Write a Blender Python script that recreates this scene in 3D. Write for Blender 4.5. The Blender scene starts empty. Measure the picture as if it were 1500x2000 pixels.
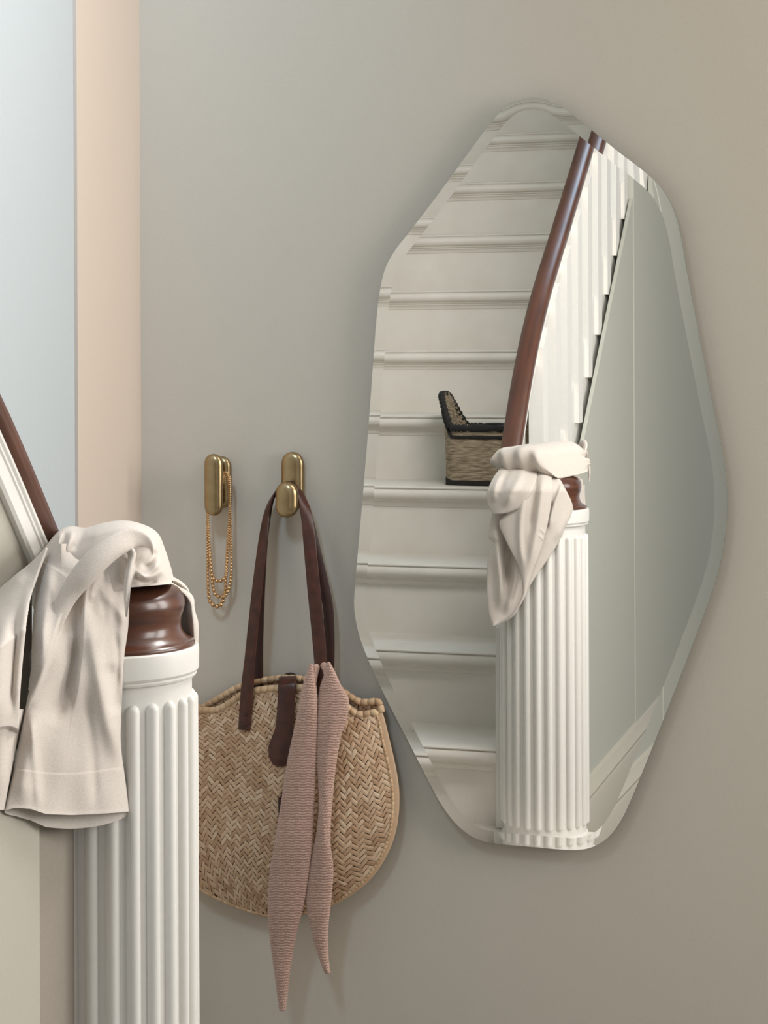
import bpy, bmesh, math, random
import numpy as np
from mathutils import Vector, Matrix

random.seed(7)
np.random.seed(7)
sc = bpy.context.scene
COL = sc.collection


def lin(r, g, b):
    def c(v):
        v /= 255.0
        return v / 12.92 if v <= 0.04045 else ((v + 0.055) / 1.055) ** 2.4
    return (c(r), c(g), c(b), 1.0)


# ------------------------------------------------------------------ camera
FOC, CX, CY = 3700.0, 750.0, 690.0          # focal length and principal point, 1500 x 2000 frame
PSI = math.atan(0.345)                      # the camera looks left of the wall's normal
ROLL = math.radians(0.25)
CAM = Vector((0.0, -3.016, 1.224))
F_ = Vector((-math.sin(PSI), math.cos(PSI), 0))
R0 = Vector((math.cos(PSI), math.sin(PSI), 0))
U0 = Vector((0, 0, 1))
R_ = R0 * math.cos(ROLL) - U0 * math.sin(ROLL)
U_ = U0 * math.cos(ROLL) + R0 * math.sin(ROLL)
cam = bpy.data.cameras.new("camera")
cam_o = bpy.data.objects.new("camera", cam)
COL.objects.link(cam_o)
m3 = Matrix((R_, U_, -F_)).transposed()
cam_o.matrix_world = Matrix.Translation(CAM) @ m3.to_4x4()
cam.sensor_fit = 'AUTO'
cam.sensor_width = 36.0
cam.lens = FOC * 36.0 / 2000.0
cam.shift_y = (CY - 1000.0) / 2000.0
cam.clip_start = 0.02
sc.camera = cam_o

# ------------------------------------------------------------------ light, exposure
sc.view_settings.view_transform = 'Standard'
sc.view_settings.look = 'None'
sc.view_settings.gamma = 1.0
sc.view_settings.use_curve_mapping = False
sc.view_settings.exposure = 0.12
world = bpy.data.worlds.new("daylight")
sc.world = world
world.use_nodes = True
bg = world.node_tree.nodes['Background']
bg.inputs[0].default_value = (0.93, 0.96, 1.0, 1)
bg.inputs[1].default_value = 0.58


def area(name, loc, target, sx, sy, watts, color, spread=180):
    l = bpy.data.lights.new(name, 'AREA')
    l.shape = 'RECTANGLE'
    l.size, l.size_y = sx, sy
    l.energy = watts
    l.color = color
    l.spread = math.radians(spread)
    o = bpy.data.objects.new(name, l)
    COL.objects.link(o)
    o.location = loc
    o.rotation_euler = (Vector(target) - Vector(loc)).to_track_quat('-Z', 'Y').to_euler()
    return o


# two added fill lamps, then daylight by the hall window in the right wall, and from the stair window upstairs
area("wall_side_fill", (1.15, 0.0, 1.45), (-0.75, -1.55, 1.15), 0.8, 1.3, 30, (1.0, 0.985, 0.96))  # added lamp at an unseen opening, lights newel and stairs from wall side
area("high_front_fill", (-0.20, 0.0, 2.40), (-1.30, -2.0, 0.80), 1.3, 0.42, 20, (1.0, 0.98, 0.955), 125)  # added lamp above the view, brightens the risers from the front
area("hall_window_daylight", (1.77, -0.95, 1.65), (-1.0, -0.1, 1.5), 0.9, 1.4, 28, (1.0, 0.97, 0.935))
area("stair_window_daylight", (-0.98, -2.6, 3.3), (-1.6, -0.1, 1.85), 0.7, 0.6, 16, (0.58, 0.78, 1.0), 90)


# ------------------------------------------------------------------ image <-> place helpers
def ray(x, y):
    return F_ + R_ * ((x - CX) / FOC) - U_ * ((y - CY) / FOC)


def D(x, y, depth):
    return CAM + ray(x, y) * depth


def P(x, y, yw):
    r = ray(x, y)
    return CAM + r * ((yw - CAM.y) / r.y)


def MD(x, y, depth):                        # seen in the mirror (mirror face is the plane Y = 0)
    p = D(x, y, depth)
    p.y = -p.y
    return p


def MY(x, y, yw):
    p = P(x, y, -yw)
    p.y = yw
    return p


_a1 = ray(223, 1257); _a1 = _a1.x / _a1.y
_a2 = ray(1062, 993); _a2 = _a2.x / _a2.y
NY = 3.016 * (_a2 - _a1) / (_a1 + _a2)
NX = _a1 * (NY + 3.016)                     # newel axis
TH = math.radians(2.2)
S_ = Vector((-math.sin(TH), -math.cos(TH), 0))
W_ = Vector((-math.cos(TH), math.sin(TH), 0))


def SW(s, w, z):
    v = Vector((NX, NY, 0)) + S_ * s + W_ * w
    v.z = z
    return v


def MS(x, y, w):                            # mirror pixel -> (s, z) on the stair-parallel plane at offset w
    r = ray(x, y)
    o = Vector((NX, -NY, 0))
    wm = Vector((W_.x, -W_.y, 0))
    t = (w - (CAM - o).dot(wm)) / r.dot(wm)
    p = CAM + r * t
    p.y = -p.y
    return (p - Vector((NX, NY, 0))).dot(S_), p.z


# ------------------------------------------------------------------ object helpers
def link(name, me, mat=None, parent=None):
    o = bpy.data.objects.new(name, me)
    COL.objects.link(o)
    if mat is not None:
        me.materials.append(mat)
    if parent is not None:
        o.parent = parent
        o.matrix_parent_inverse = Matrix.Translation(-parent.location)
    return o


def mesh(name, verts, faces, mat=None, parent=None, smooth=True, sharp=None, uv=None):
    me = bpy.data.meshes.new(name)
    me.from_pydata([tuple(v) for v in verts], [], faces)
    if uv is not None:
        lay = me.uv_layers.new(name="uv")
        for lp in me.loops:
            lay.data[lp.index].uv = uv[lp.vertex_index]
    if smooth:
        me.polygons.foreach_set('use_smooth', [True] * len(me.polygons))
        if sharp:
            me.set_sharp_from_angle(angle=math.radians(sharp))
    me.update()
    return link(name, me, mat, parent)


def bmobj(name, bm, mat=None, parent=None, smooth=False, sharp=35):
    bmesh.ops.recalc_face_normals(bm, faces=bm.faces)
    me = bpy.data.meshes.new(name)
    bm.to_mesh(me)
    bm.free()
    if smooth:
        me.polygons.foreach_set('use_smooth', [True] * len(me.polygons))
        me.set_sharp_from_angle(angle=math.radians(sharp))
    return link(name, me, mat, parent)


def empty(name, loc, label, cat, group=None):
    o = bpy.data.objects.new(name, None)
    COL.objects.link(o)
    o.location = loc
    o.empty_display_size = 0.05
    o['label'] = label
    o['category'] = cat
    if group:
        o['group'] = group
    return o


def tag(o, label, cat, group=None):
    o['label'] = label
    o['category'] = cat
    if group:
        o['group'] = group
    return o


def struct(o, label=None):
    o['kind'] = 'structure'
    if label:
        o['label'] = label
    return o


def box_bm(bm, lo, hi, bevel=0.0):
    x0, y0, z0 = lo; x1, y1, z1 = hi
    vs = [bm.verts.new(p) for p in ((x0, y0, z0), (x1, y0, z0), (x1, y1, z0), (x0, y1, z0), (x0, y0, z1), (x1, y0, z1), (x1, y1, z1), (x0, y1, z1))]
    fs = [bm.faces.new([vs[i] for i in f]) for f in ((3, 2, 1, 0), (4, 5, 6, 7), (0, 1, 5, 4), (1, 2, 6, 5), (2, 3, 7, 6), (3, 0, 4, 7))]
    if bevel:
        es = list({e for f in fs for e in f.edges})
        bmesh.ops.bevel(bm, geom=es, offset=bevel, segments=2, affect='EDGES')


def box(name, lo, hi, mat, parent=None, bevel=0.0):
    bm = bmesh.new()
    box_bm(bm, lo, hi, bevel)
    return bmobj(name, bm, mat, parent)


def prism_bm(bm, pts_a, pts_b):
    n = len(pts_a)
    a = [bm.verts.new(p) for p in pts_a]
    b = [bm.verts.new(p) for p in pts_b]
    bm.faces.new(a)
    bm.faces.new(list(reversed(b)))
    for i in range(n):
        bm.faces.new((a[i], b[i], b[(i + 1) % n], a[(i + 1) % n]))


def crom(pts, n, closed=False):
    """n samples of a centripetal-ish Catmull-Rom curve through pts (tuples of any size)."""
    p = np.array(pts, float)
    k = len(p)
    if closed:
        q = np.vstack([p[-1], p, p[0], p[1]])
        segs = k
    else:
        q = np.vstack([2 * p[0] - p[1], p, 2 * p[-1] - p[-2]])
        segs = k - 1
    ln = [np.linalg.norm(q[i + 2] - q[i + 1]) for i in range(segs)]
    cum = np.concatenate([[0], np.cumsum(ln)])
    ts = np.linspace(0, cum[-1], n, endpoint=not closed)
    out = []
    for t in ts:
        i = min(segs - 1, max(0, int(np.searchsorted(cum, t, side='right') - 1)))
        u = (t - cum[i]) / max(ln[i], 1e-9)
        p0, p1, p2, p3 = q[i], q[i + 1], q[i + 2], q[i + 3]
        d0, d1, d2 = (max(np.linalg.norm(b - a), 1e-9) for a, b in ((p0, p1), (p1, p2), (p2, p3)))
        m1 = (p2 - p0) / (d0 + d1) * d1
        m2 = (p3 - p1) / (d1 + d2) * d1
        u2, u3 = u * u, u * u * u
        out.append((2 * u3 - 3 * u2 + 1) * p1 + (u3 - 2 * u2 + u) * m1 + (-2 * u3 + 3 * u2) * p2 + (u3 - u2) * m2)
    return np.array(out)


def lathe_vf(profile, cx, cy, n=64):
    vs, fs = [], []
    k = len(profile)
    for i in range(n):
        a = 2 * math.pi * i / n
        for r, z in profile:
            vs.append((cx + r * math.cos(a), cy + r * math.sin(a), z))
    for i in range(n):
        j = (i + 1) % n
        for q in range(k - 1):
            fs.append((i * k + q, j * k + q, j * k + q + 1, i * k + q + 1))
    return vs, fs


def lathe(name, profile, cx, cy, mat, parent, n=64, sharp=30):
    vs, fs = lathe_vf(profile, cx, cy, n)
    o = mesh(name, vs, fs, mat, parent, True, sharp)
    return o


def grid_faces(nu, nv, wrap_u=False):
    fs = []
    for j in range(nv - 1):
        for i in range(nu if wrap_u else nu - 1):
            i2 = (i + 1) % nu
            fs.append((j * nu + i, j * nu + i2, (j + 1) * nu + i2, (j + 1) * nu + i))
    return fs


def tube_vf(path, radius, n=10, closed=False):
    pts = [Vector(p) for p in path]
    m = len(pts)
    vs, fs = [], []
    prev = None
    for i, p in enumerate(pts):
        a = pts[i - 1] if (i > 0 or closed) else p
        b = pts[(i + 1) % m] if (i < m - 1 or closed) else p
        t = (b - a).normalized()
        if prev is None:
            ref = Vector((0, 1, 0)) if abs(t.y) < 0.9 else Vector((1, 0, 0))
            nrm = (ref - t * ref.dot(t)).normalized()
        else:
            nrm = (prev - t * prev.dot(t)).normalized()
        prev = nrm
        bi = t.cross(nrm)
        r = radius[i] if hasattr(radius, '__len__') else radius
        for k in range(n):
            an = 2 * math.pi * k / n
            vs.append(p + nrm * (r * math.cos(an)) + bi * (r * math.sin(an)))
    for i in range(m if closed else m - 1):
        j = (i + 1) % m
        for k in range(n):
            k2 = (k + 1) % n
            fs.append((i * n + k, i * n + k2, j * n + k2, j * n + k))
    if not closed:
        fs.append(tuple(reversed(range(n))))
        fs.append(tuple(range((m - 1) * n, m * n)))
    return vs, fs


# ------------------------------------------------------------------ materials
def material(name, color, rough=0.6, metallic=0.0, color2=None, scale=20.0, detail=4.0, bump=0.0, bump_scale=200.0,
             coat=0.0, sheen=0.0, stretch=None, subsurface=0.0, spec=None, vec='Object'):
    m = bpy.data.materials.new(name)
    m.use_nodes = True
    nt = m.node_tree
    b = nt.nodes['Principled BSDF']
    b.inputs['Base Color'].default_value = color
    b.inputs['Roughness'].default_value = rough
    b.inputs['Metallic'].default_value = metallic
    b.inputs['Coat Weight'].default_value = coat
    b.inputs['Coat Roughness'].default_value = 0.15
    b.inputs['Sheen Weight'].default_value = sheen
    if spec is not None:
        b.inputs['Specular IOR Level'].default_value = spec
    tc = nt.nodes.new('ShaderNodeTexCoord')
    mp = nt.nodes.new('ShaderNodeMapping')
    nt.links.new(tc.outputs[vec], mp.inputs[0])
    if stretch:
        mp.inputs['Scale'].default_value = stretch
    if color2 is not None:
        n = nt.nodes.new('ShaderNodeTexNoise')
        n.inputs['Scale'].default_value = scale
        n.inputs['Detail'].default_value = detail
        nt.links.new(mp.outputs[0], n.inputs['Vector'])
        r = nt.nodes.new('ShaderNodeValToRGB')
        r.color_ramp.elements[0].position = 0.3
        r.color_ramp.elements[1].position = 0.7
        r.color_ramp.elements[0].color = color
        r.color_ramp.elements[1].color = color2
        nt.links.new(n.outputs[0], r.inputs[0])
        nt.links.new(r.outputs[0], b.inputs['Base Color'])
    if bump:
        n2 = nt.nodes.new('ShaderNodeTexNoise')
        n2.inputs['Scale'].default_value = bump_scale
        n2.inputs['Detail'].default_value = 3.0
        nt.links.new(mp.outputs[0], n2.inputs['Vector'])
        bp = nt.nodes.new('ShaderNodeBump')
        bp.inputs['Strength'].default_value = bump
        bp.inputs['Distance'].default_value = 0.001
        nt.links.new(n2.outputs[0], bp.inputs['Height'])
        nt.links.new(bp.outputs[0], b.inputs['Normal'])
    return m


M = {}
M['wall'] = material('greige_wall_paint', lin(200, 191, 176), 0.85, color2=lin(204, 195, 181), scale=420, bump=0.12, bump_scale=700, spec=0.3)
M['cool'] = material('cool_grey_wall_paint', lin(186, 192, 194), 0.8, color2=lin(189, 195, 197), scale=420, bump=0.12, bump_scale=700, spec=0.3)
M['peach'] = material('peach_paint', lin(208, 191, 176), 0.75, color2=lin(211, 195, 181), scale=420, bump=0.08, bump_scale=700, spec=0.3)
M['white'] = material('white_gloss_paint', lin(222, 219, 213), 0.38, color2=lin(225, 222, 216), scale=90, bump=0.05, bump_scale=160, spec=0.5)
M['stair'] = material('off_white_stair_paint', lin(222, 215, 205), 0.45, color2=lin(228, 222, 213), scale=14, bump=0.1, bump_scale=120)
M['panel'] = material('pale_panel_paint', lin(180, 175, 161), 0.6, color2=lin(184, 179, 166), scale=300, bump=0.05, bump_scale=500)
M['taupe'] = material('taupe_strip_shade', lin(150, 141, 129), 0.7, color2=lin(155, 146, 134), scale=300, bump=0.05, bump_scale=500)  # darker tone stands for shade on the strip beside the newel
M['hallwall'] = material('pale_hall_paint', lin(178, 178, 168), 0.8, color2=lin(182, 182, 172), scale=400, bump=0.1, bump_scale=600)
M['floor'] = material('grey_floor', lin(128, 124, 118), 0.5, color2=lin(140, 136, 130), scale=6, stretch=(1, 8, 1), bump=0.1)
M['wood'] = material('mahogany', lin(66, 38, 26), 0.33, color2=lin(92, 56, 40), scale=9, detail=8, stretch=(6, 1.0, 1.0), coat=0.12)
M['capwood'] = material('mahogany_turned', lin(66, 36, 25), 0.3, color2=lin(100, 60, 42), scale=16, detail=6, stretch=(1, 1, 7), coat=0.4)
M['brass'] = material('brushed_brass', lin(160, 138, 102), 0.30, 1.0, color2=lin(174, 152, 116), scale=60, bump=0.05, bump_scale=500)
M['gold'] = material('gold_beads', lin(214, 176, 130), 0.3, 1.0)
M['leather'] = material('brown_leather', lin(56, 27, 18), 0.36, color2=lin(80, 39, 26), scale=60, bump=0.25, bump_scale=500)
M['leather_edge'] = material('dark_leather', lin(46, 22, 15), 0.55, color2=lin(58, 28, 19), scale=80, bump=0.2)
M['linen'] = material('natural_linen', lin(203, 193, 183), 0.9, color2=lin(212, 203, 194), scale=500, detail=2, bump=0.35, bump_scale=1100, sheen=0.15, spec=0.2)
M['straw_gap'] = material('straw_shadow', lin(84, 58, 38), 0.9, color2=lin(68, 46, 30), scale=60)
M['seagrass'] = material('seagrass', lin(104, 88, 68), 0.9, color2=lin(184, 166, 140), scale=90, detail=3, stretch=(0.35, 1, 2.4), bump=0.8, bump_scale=160)
M['blackcord'] = material('black_cord', lin(22, 20, 20), 0.85, color2=lin(40, 37, 35), scale=200, bump=0.4, bump_scale=300)
M['dark_back'] = material('dark_backing_board', lin(52, 48, 44), 0.8, color2=lin(58, 53, 48), scale=50)


def straw_material(name, c1, c2, c3):
    m = bpy.data.materials.new(name)
    m.use_nodes = True
    nt = m.node_tree
    b = nt.nodes['Principled BSDF']
    b.inputs['Roughness'].default_value = 0.62
    g = nt.nodes.new('ShaderNodeNewGeometry')
    r = nt.nodes.new('ShaderNodeValToRGB')
    r.color_ramp.elements[0].color = c1
    r.color_ramp.elements[1].color = c3
    e = r.color_ramp.elements.new(0.55)
    e.color = c2
    nt.links.new(g.outputs['Random Per Island'], r.inputs[0])
    tc = nt.nodes.new('ShaderNodeTexCoord')
    n = nt.nodes.new('ShaderNodeTexNoise')
    n.inputs['Scale'].default_value = 160
    nt.links.new(tc.outputs['Object'], n.inputs['Vector'])
    mx = nt.nodes.new('ShaderNodeMixRGB')
    mx.blend_type = 'MULTIPLY'
    mx.inputs[0].default_value = 0.14
    nt.links.new(r.outputs[0], mx.inputs[1])
    nt.links.new(n.outputs[0], mx.inputs[2])
    nt.links.new(mx.outputs[0], b.inputs['Base Color'])
    bp = nt.nodes.new('ShaderNodeBump')
    bp.inputs['Strength'].default_value = 0.3
    bp.inputs['Distance'].default_value = 0.001
    nt.links.new(n.outputs[0], bp.inputs['Height'])
    nt.links.new(bp.outputs[0], b.inputs['Normal'])
    return m


M['straw'] = straw_material('palm_leaf', lin(184, 146, 112), lin(208, 173, 139), lin(226, 197, 165))
M['straw_rim'] = straw_material('palm_leaf_rim', lin(190, 154, 116), lin(208, 174, 136), lin(220, 190, 152))


def knit_material():
    m = bpy.data.materials.new('dusty_pink_wool')
    m.use_nodes = True
    nt = m.node_tree
    b = nt.nodes['Principled BSDF']
    b.inputs['Roughness'].default_value = 0.95
    b.inputs['Sheen Weight'].default_value = 0.3
    b.inputs['Specular IOR Level'].default_value = 0.15
    tc = nt.nodes.new('ShaderNodeTexCoord')
    n = nt.nodes.new('ShaderNodeTexNoise')
    n.inputs['Scale'].default_value = 420
    n.inputs['Detail'].default_value = 5
    nt.links.new(tc.outputs['Object'], n.inputs['Vector'])
    r = nt.nodes.new('ShaderNodeValToRGB')
    r.color_ramp.elements[0].position = 0.3
    r.color_ramp.elements[1].position = 0.7
    r.color_ramp.elements[0].color = lin(174, 138, 122)
    r.color_ramp.elements[1].color = lin(210, 178, 162)
    nt.links.new(n.outputs[0], r.inputs[0])
    nt.links.new(r.outputs[0], b.inputs['Base Color'])
    bp = nt.nodes.new('ShaderNodeBump')
    bp.inputs['Strength'].default_value = 0.5
    bp.inputs['Distance'].default_value = 0.001
    nt.links.new(n.outputs[0], bp.inputs['Height'])
    nt.links.new(bp.outputs[0], b.inputs['Normal'])
    return m


M['knit'] = knit_material()
mm = bpy.data.materials.new('mirror_silver')
mm.use_nodes = True
_b = mm.node_tree.nodes['Principled BSDF']
_b.inputs['Base Color'].default_value = (0.94, 0.945, 0.935, 1)
_b.inputs['Metallic'].default_value = 1.0
_b.inputs['Roughness'].default_value = 0.0
M['mirror'] = mm
M['glass_edge'] = material('glass_edge', lin(96, 108, 100), 0.2, spec=0.8)

# ------------------------------------------------------------------ room shell
WALL_Y = 0.026
XC = P(270, 900, WALL_Y).x                  # inner corner at the left end of the wall
ZC = 2.75
bm = bmesh.new()
box_bm(bm, (XC - 0.1, WALL_Y, 0), (0.70, WALL_Y + 0.12, 2.17))
box_bm(bm, (XC - 0.1, WALL_Y, 2.63), (0.70, WALL_Y + 0.12, ZC))
box_bm(bm, (XC - 0.1, WALL_Y, 2.17), (-0.87, WALL_Y + 0.12, 2.63))
box_bm(bm, (0.47, WALL_Y, 2.17), (0.70, WALL_Y + 0.12, 2.63))
box_bm(bm, (1.60, WALL_Y, 0), (1.9, WALL_Y + 0.12, ZC))
box_bm(bm, (0.70, WALL_Y, 0), (1.60, WALL_Y + 0.12, 0.75))
box_bm(bm, (0.70, WALL_Y, 2.15), (1.60, WALL_Y + 0.12, ZC))
struct(bmobj('wall_back', bm, M['wall']))
bm = bmesh.new()
for lo, hi in (((0.70, 0.05, 0.75), (0.75, 0.11, 2.15)), ((1.55, 0.05, 0.75), (1.60, 0.11, 2.15)), ((0.75, 0.05, 0.75), (1.55, 0.11, 0.80)), ((0.75, 0.05, 2.10), (1.55, 0.11, 2.15)), ((1.13, 0.06, 0.80), (1.17, 0.10, 2.10))):
    box_bm(bm, lo, hi)
struct(bmobj('added_window_2', bm, M['white']))  # unseen window, added to go with the wall-side fill lamp
bm = bmesh.new()
for lo, hi in (((-0.87, 0.05, 2.17), (-0.83, 0.11, 2.63)), ((0.43, 0.05, 2.17), (0.47, 0.11, 2.63)), ((-0.83, 0.05, 2.17), (0.43, 0.11, 2.20)), ((-0.83, 0.05, 2.60), (0.43, 0.11, 2.63)), ((-0.22, 0.06, 2.20), (-0.18, 0.10, 2.60))):
    box_bm(bm, lo, hi)
struct(bmobj('added_window_3', bm, M['white']))  # unseen high window, added to go with the lamp for the stairs
yl = -0.64
struct(box('wall_left', (XC - 0.12, yl, 0), (XC, WALL_Y, 3.6), M['cool']))
# flat peach board beside the corner
r150 = ray(152, 700)
y150 = CAM.y + (XC + 0.006) / r150.x * r150.y
struct(box('trim_1', (XC, y150, 0), (XC + 0.006, WALL_Y, ZC), M['peach']))
struct(box('floor', (-2.2, -5.2, -0.1), (1.9, WALL_Y, 0), M['floor']))
struct(box('ceiling', (XC, -0.62, ZC), (1.9, WALL_Y + 0.12, ZC + 0.1), M['white']))
bm = bmesh.new()
box_bm(bm, (NX + 0.02, -5.2, ZC), (1.9, -0.62, ZC + 0.1))
struct(bmobj('ceiling_hall', bm, M['white']))
struct(box('ceiling_stair', (-2.3, -5.2, 3.6), (NX + 0.1, yl + 0.1, 3.7), M['white']))
# right wall with the hall window (out of view, gives the daylight)
bm = bmesh.new()
box_bm(bm, (1.8, -5.2, 0), (1.9, WALL_Y, 0.8))
box_bm(bm, (1.8, -5.2, 2.35), (1.9, WALL_Y, ZC))
box_bm(bm, (1.8, -0.36, 0.8), (1.9, WALL_Y, 2.35))
box_bm(bm, (1.8, -5.2, 0.8), (1.9, -1.54, 2.35))
struct(bmobj('wall_right', bm, M['hallwall']))
bm = bmesh.new()
for lo, hi in (((1.82, -1.54, 0.8), (1.88, -1.48, 2.35)), ((1.82, -0.42, 0.8), (1.88, -0.36, 2.35)), ((1.82, -1.48, 0.8), (1.88, -0.42, 0.86)),
               ((1.82, -1.48, 2.29), (1.88, -0.42, 2.35)), ((1.835, -0.97, 0.86), (1.865, -0.93, 2.29)), ((1.835, -1.48, 1.55), (1.865, -0.42, 1.58))):
    box_bm(bm, lo, hi)
struct(bmobj('window_1', bm, M['white']))

# stair well walls: the jog behind the return, the wall beside the flight, the wall above
struct(box('wall_stair_front', (-2.25, yl, 0), (XC - 0.12, yl + 0.1, 3.6), M['cool']))
bm = bmesh.new()
pa = [SW(-0.38, 1.02, 0), SW(4.2, 1.02, 0), SW(4.2, 1.12, 0), SW(-0.38, 1.12, 0)]
prism_bm(bm, pa, [p + Vector((0, 0, 3.6)) for p in pa])
struct(bmobj('wall_stair_side', bm, M['hallwall']))

# ------------------------------------------------------------------ staircase
RISE, GOING, SN0, ZN0 = 0.17675, 0.2161, 0.0035, 0.3488
WL, WR = 1.02, 0.110                        # left wall and right cheek of the flight
stairs = empty('staircase', SW(0, 0.5, 0), 'off-white painted wooden staircase with moulded nosings, seen in the wall mirror', 'staircase')
TREAD = [(GOING + 0.045, 0), (0.006, 0), (0.002, -0.0015), (0.0, -0.004), (0.001, -0.0065), (0.005, -0.0078), (0.005, -0.0088), (0.0, -0.010),
         (-0.004, -0.0135), (-0.006, -0.019), (-0.006, -0.023), (-0.003, -0.029), (0.002, -0.033), (0.008, -0.035), (GOING + 0.045, -0.035)]
COVE = [(0.011, -0.035), (0.012, -0.0385), (0.015, -0.0405), (0.018, -0.041), (0.018, -0.044), (0.021, -0.045), (0.025, -0.050), (0.027, -0.055), (0.030, -0.0565), (0.034, -0.0565), (0.034, -0.035)]
NST = 13
for k in range(0, NST):
    s0, z0 = SN0 + GOING * k, ZN0 + RISE * k
    tr = TREAD
    if k == NST - 1:
        tr = [(a if a < 0.1 else a + 0.9, b) for a, b in TREAD]
    wr = WR
    bm = bmesh.new()
    prism_bm(bm, [SW(s0 + a, WL, z0 + b) for a, b in tr], [SW(s0 + a, wr, z0 + b) for a, b in tr])
    bmobj('tread', bm, M['stair'], stairs, True, 40)
    bm = bmesh.new()
    prism_bm(bm, [SW(s0 + a, WL, z0 + b) for a, b in COVE], [SW(s0 + a, wr, z0 + b) for a, b in COVE])
    bmobj('cove_moulding', bm, M['stair'], stairs, True, 40)
    bm = bmesh.new()
    rz = [(0.03, -RISE), (0.045, -RISE), (0.045, -0.035), (0.03, -0.035)]
    prism_bm(bm, [SW(s0 + a, WL, z0 + b) for a, b in rz], [SW(s0 + a, wr, z0 + b) for a, b in rz])
    bmobj('riser', bm, M['stair'], stairs)


def curtail(off, z_lo, z_hi):
    pts = []
    s_f = SN0 - GOING + off
    r = 0.13
    pts.append((0.036, WL))
    pts.append((s_f, WL))
    pts.append((s_f, 0.0))
    for i in range(0, 13):
        a = math.pi / 2 * i / 12
        pts.append((s_f + r - r * math.cos(a), -(r - off) * math.sin(a)))
    pts.append((0.034, -(r - off)))
    bm = bmesh.new()
    prism_bm(bm, [SW(s, w, z_lo) for s, w in pts], [SW(s, w, z_hi) for s, w in pts])
    return bm


bmobj('tread', curtail(0.0, ZN0 - RISE - 0.035, ZN0 - RISE), M['stair'], stairs)
bmobj('riser', curtail(0.03, 0.0, ZN0 - RISE - 0.035), M['stair'], stairs)

# ------------------------------------------------------------------ spandrel wall under the flight
l0 = MS(1125, 937, 0.036)
l1 = MS(1208, 525, 0.036)
SL = (l1[1] - l0[1]) / (l1[0] - l0[0])


def ztop(s):
    return l0[1] + SL * (s - l0[0])


S_FULL = MS(1238, 900, 0.036)[0]
bm = bmesh.new()
poly = [(0.176, 0.0), (S_FULL, 0.0), (S_FULL, ztop(S_FULL)), (0.42, ztop(0.42)), (0.176, ztop(0.42))]
prism_bm(bm, [SW(s, 0.036, z) for s, z in poly], [SW(s, 0.046, z) for s, z in poly])
struct(bmobj('wall_spandrel', bm, M['hallwall']))
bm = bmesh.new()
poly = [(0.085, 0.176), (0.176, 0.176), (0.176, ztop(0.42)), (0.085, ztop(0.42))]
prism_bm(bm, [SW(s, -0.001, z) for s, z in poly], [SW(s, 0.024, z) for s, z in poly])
struct(bmobj('trim_2', bm, M['taupe']))  # shaded recess beside the newel, its shade put into the colour
bm = bmesh.new()
poly = [(0.176, 0.176), (0.42, 0.176), (0.42, ztop(0.42)), (0.176, ztop(0.42))]
prism_bm(bm, [SW(s, -0.006, z) for s, z in poly], [SW(s, 0.036, z) for s, z in poly])
struct(bmobj('trim_5', bm, M['panel']))
bm = bmesh.new()
poly = [(S_FULL, 0), (3.6, 0), (3.6, ZC), (S_FULL, ZC)]
prism_bm(bm, [SW(s, 0.033, z) for s, z in poly], [SW(s, 0.08, z) for s, z in poly])
struct(bmobj('wall_hall', bm, M['hallwall']))
# moulded skirting
bm = bmesh.new()
BP = [(a + 0.024, b) for a, b in [(0.012, 0), (-0.014, 0), (-0.014, 0.10), (-0.010, 0.108), (-0.012, 0.116), (-0.004, 0.128), (0.002, 0.140), (0.012, 0.145)]]
prism_bm(bm, [SW(0.42, a, b) for a, b in BP], [SW(3.6, a, b) for a, b in BP])
struct(bmobj('baseboard_hall', bm, M['panel'], None, True, 30))
# raked string board that closes the ends of the steps
bm = bmesh.new()
poly = []
for s in (0.0, 3.0):
    zn = ZN0 + RISE * (s - SN0) / GOING
    poly.append((s, zn))
poly = [(0.0, poly[0][1] - 0.17), (3.0, poly[1][1] - 0.3), (3.0, poly[1][1] + 0.23), (0.0, poly[0][1] + 0.27)]
prism_bm(bm, [SW(s, 0.060, z) for s, z in poly], [SW(s, 0.110, z) for s, z in poly])
struct(bmobj('trim_4', bm, M['white']))

# ------------------------------------------------------------------ newel post
newel = empty('newel_post', (NX, NY, ZN0 - RISE), 'stout white reeded newel post with turned mahogany cap beside the stair foot', 'newel post')
ZB = ZN0 - RISE
core = 0.0905
vs, fs = lathe_vf([(0.0, 0.19), (core, 0.19), (core, 0.8475), (0, 0.8475)], NX, NY, 96)
NR = 24
zr0, zr1, rr = 0.2045, 0.8205, 0.0080
for i in range(NR):
    a = 2 * math.pi * (i + 0.68) / NR
    er = Vector((math.cos(a), math.sin(a), 0))
    et = Vector((-math.sin(a), math.cos(a), 0))
    c = Vector((NX, NY, 0)) + er * (core - 0.0012)
    prof = []
    for t in np.linspace(0, math.pi / 2, 6):
        prof.append((math.cos(t), -math.sin(t), 0))
    rows = []
    for t in np.linspace(math.pi / 2, 0, 6):
        rows.append((math.cos(t), zr0 - rr * math.sin(t)))
    for t in np.linspace(0, math.pi / 2, 6):
        rows.append((math.cos(t), zr1 + rr * math.sin(t)))
    base = len(vs)
    nn = 11
    for sc_, z in rows:
        for q in range(nn):
            p_ = math.pi * q / (nn - 1)
            v = c + et * (rr * sc_ * math.cos(p_)) + er * (rr * 1.05 * sc_ * math.sin(p_))
            v.z = z
            vs.append(v)
    for j in range(len(rows) - 1):
        for q in range(nn - 1):
            fs.append((base + j * nn + q, base + j * nn + q + 1, base + (j + 1) * nn + q + 1, base + (j + 1) * nn + q))
mesh('shaft', vs, fs, M['white'], newel, True, 50)
lathe('plinth', [(0, ZB), (0.094, ZB), (0.094, 0.178), (0.0905, 0.181), (0.0905, 0.190), (0.0, 0.190)], NX, NY, M['white'], newel, 96)
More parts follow.
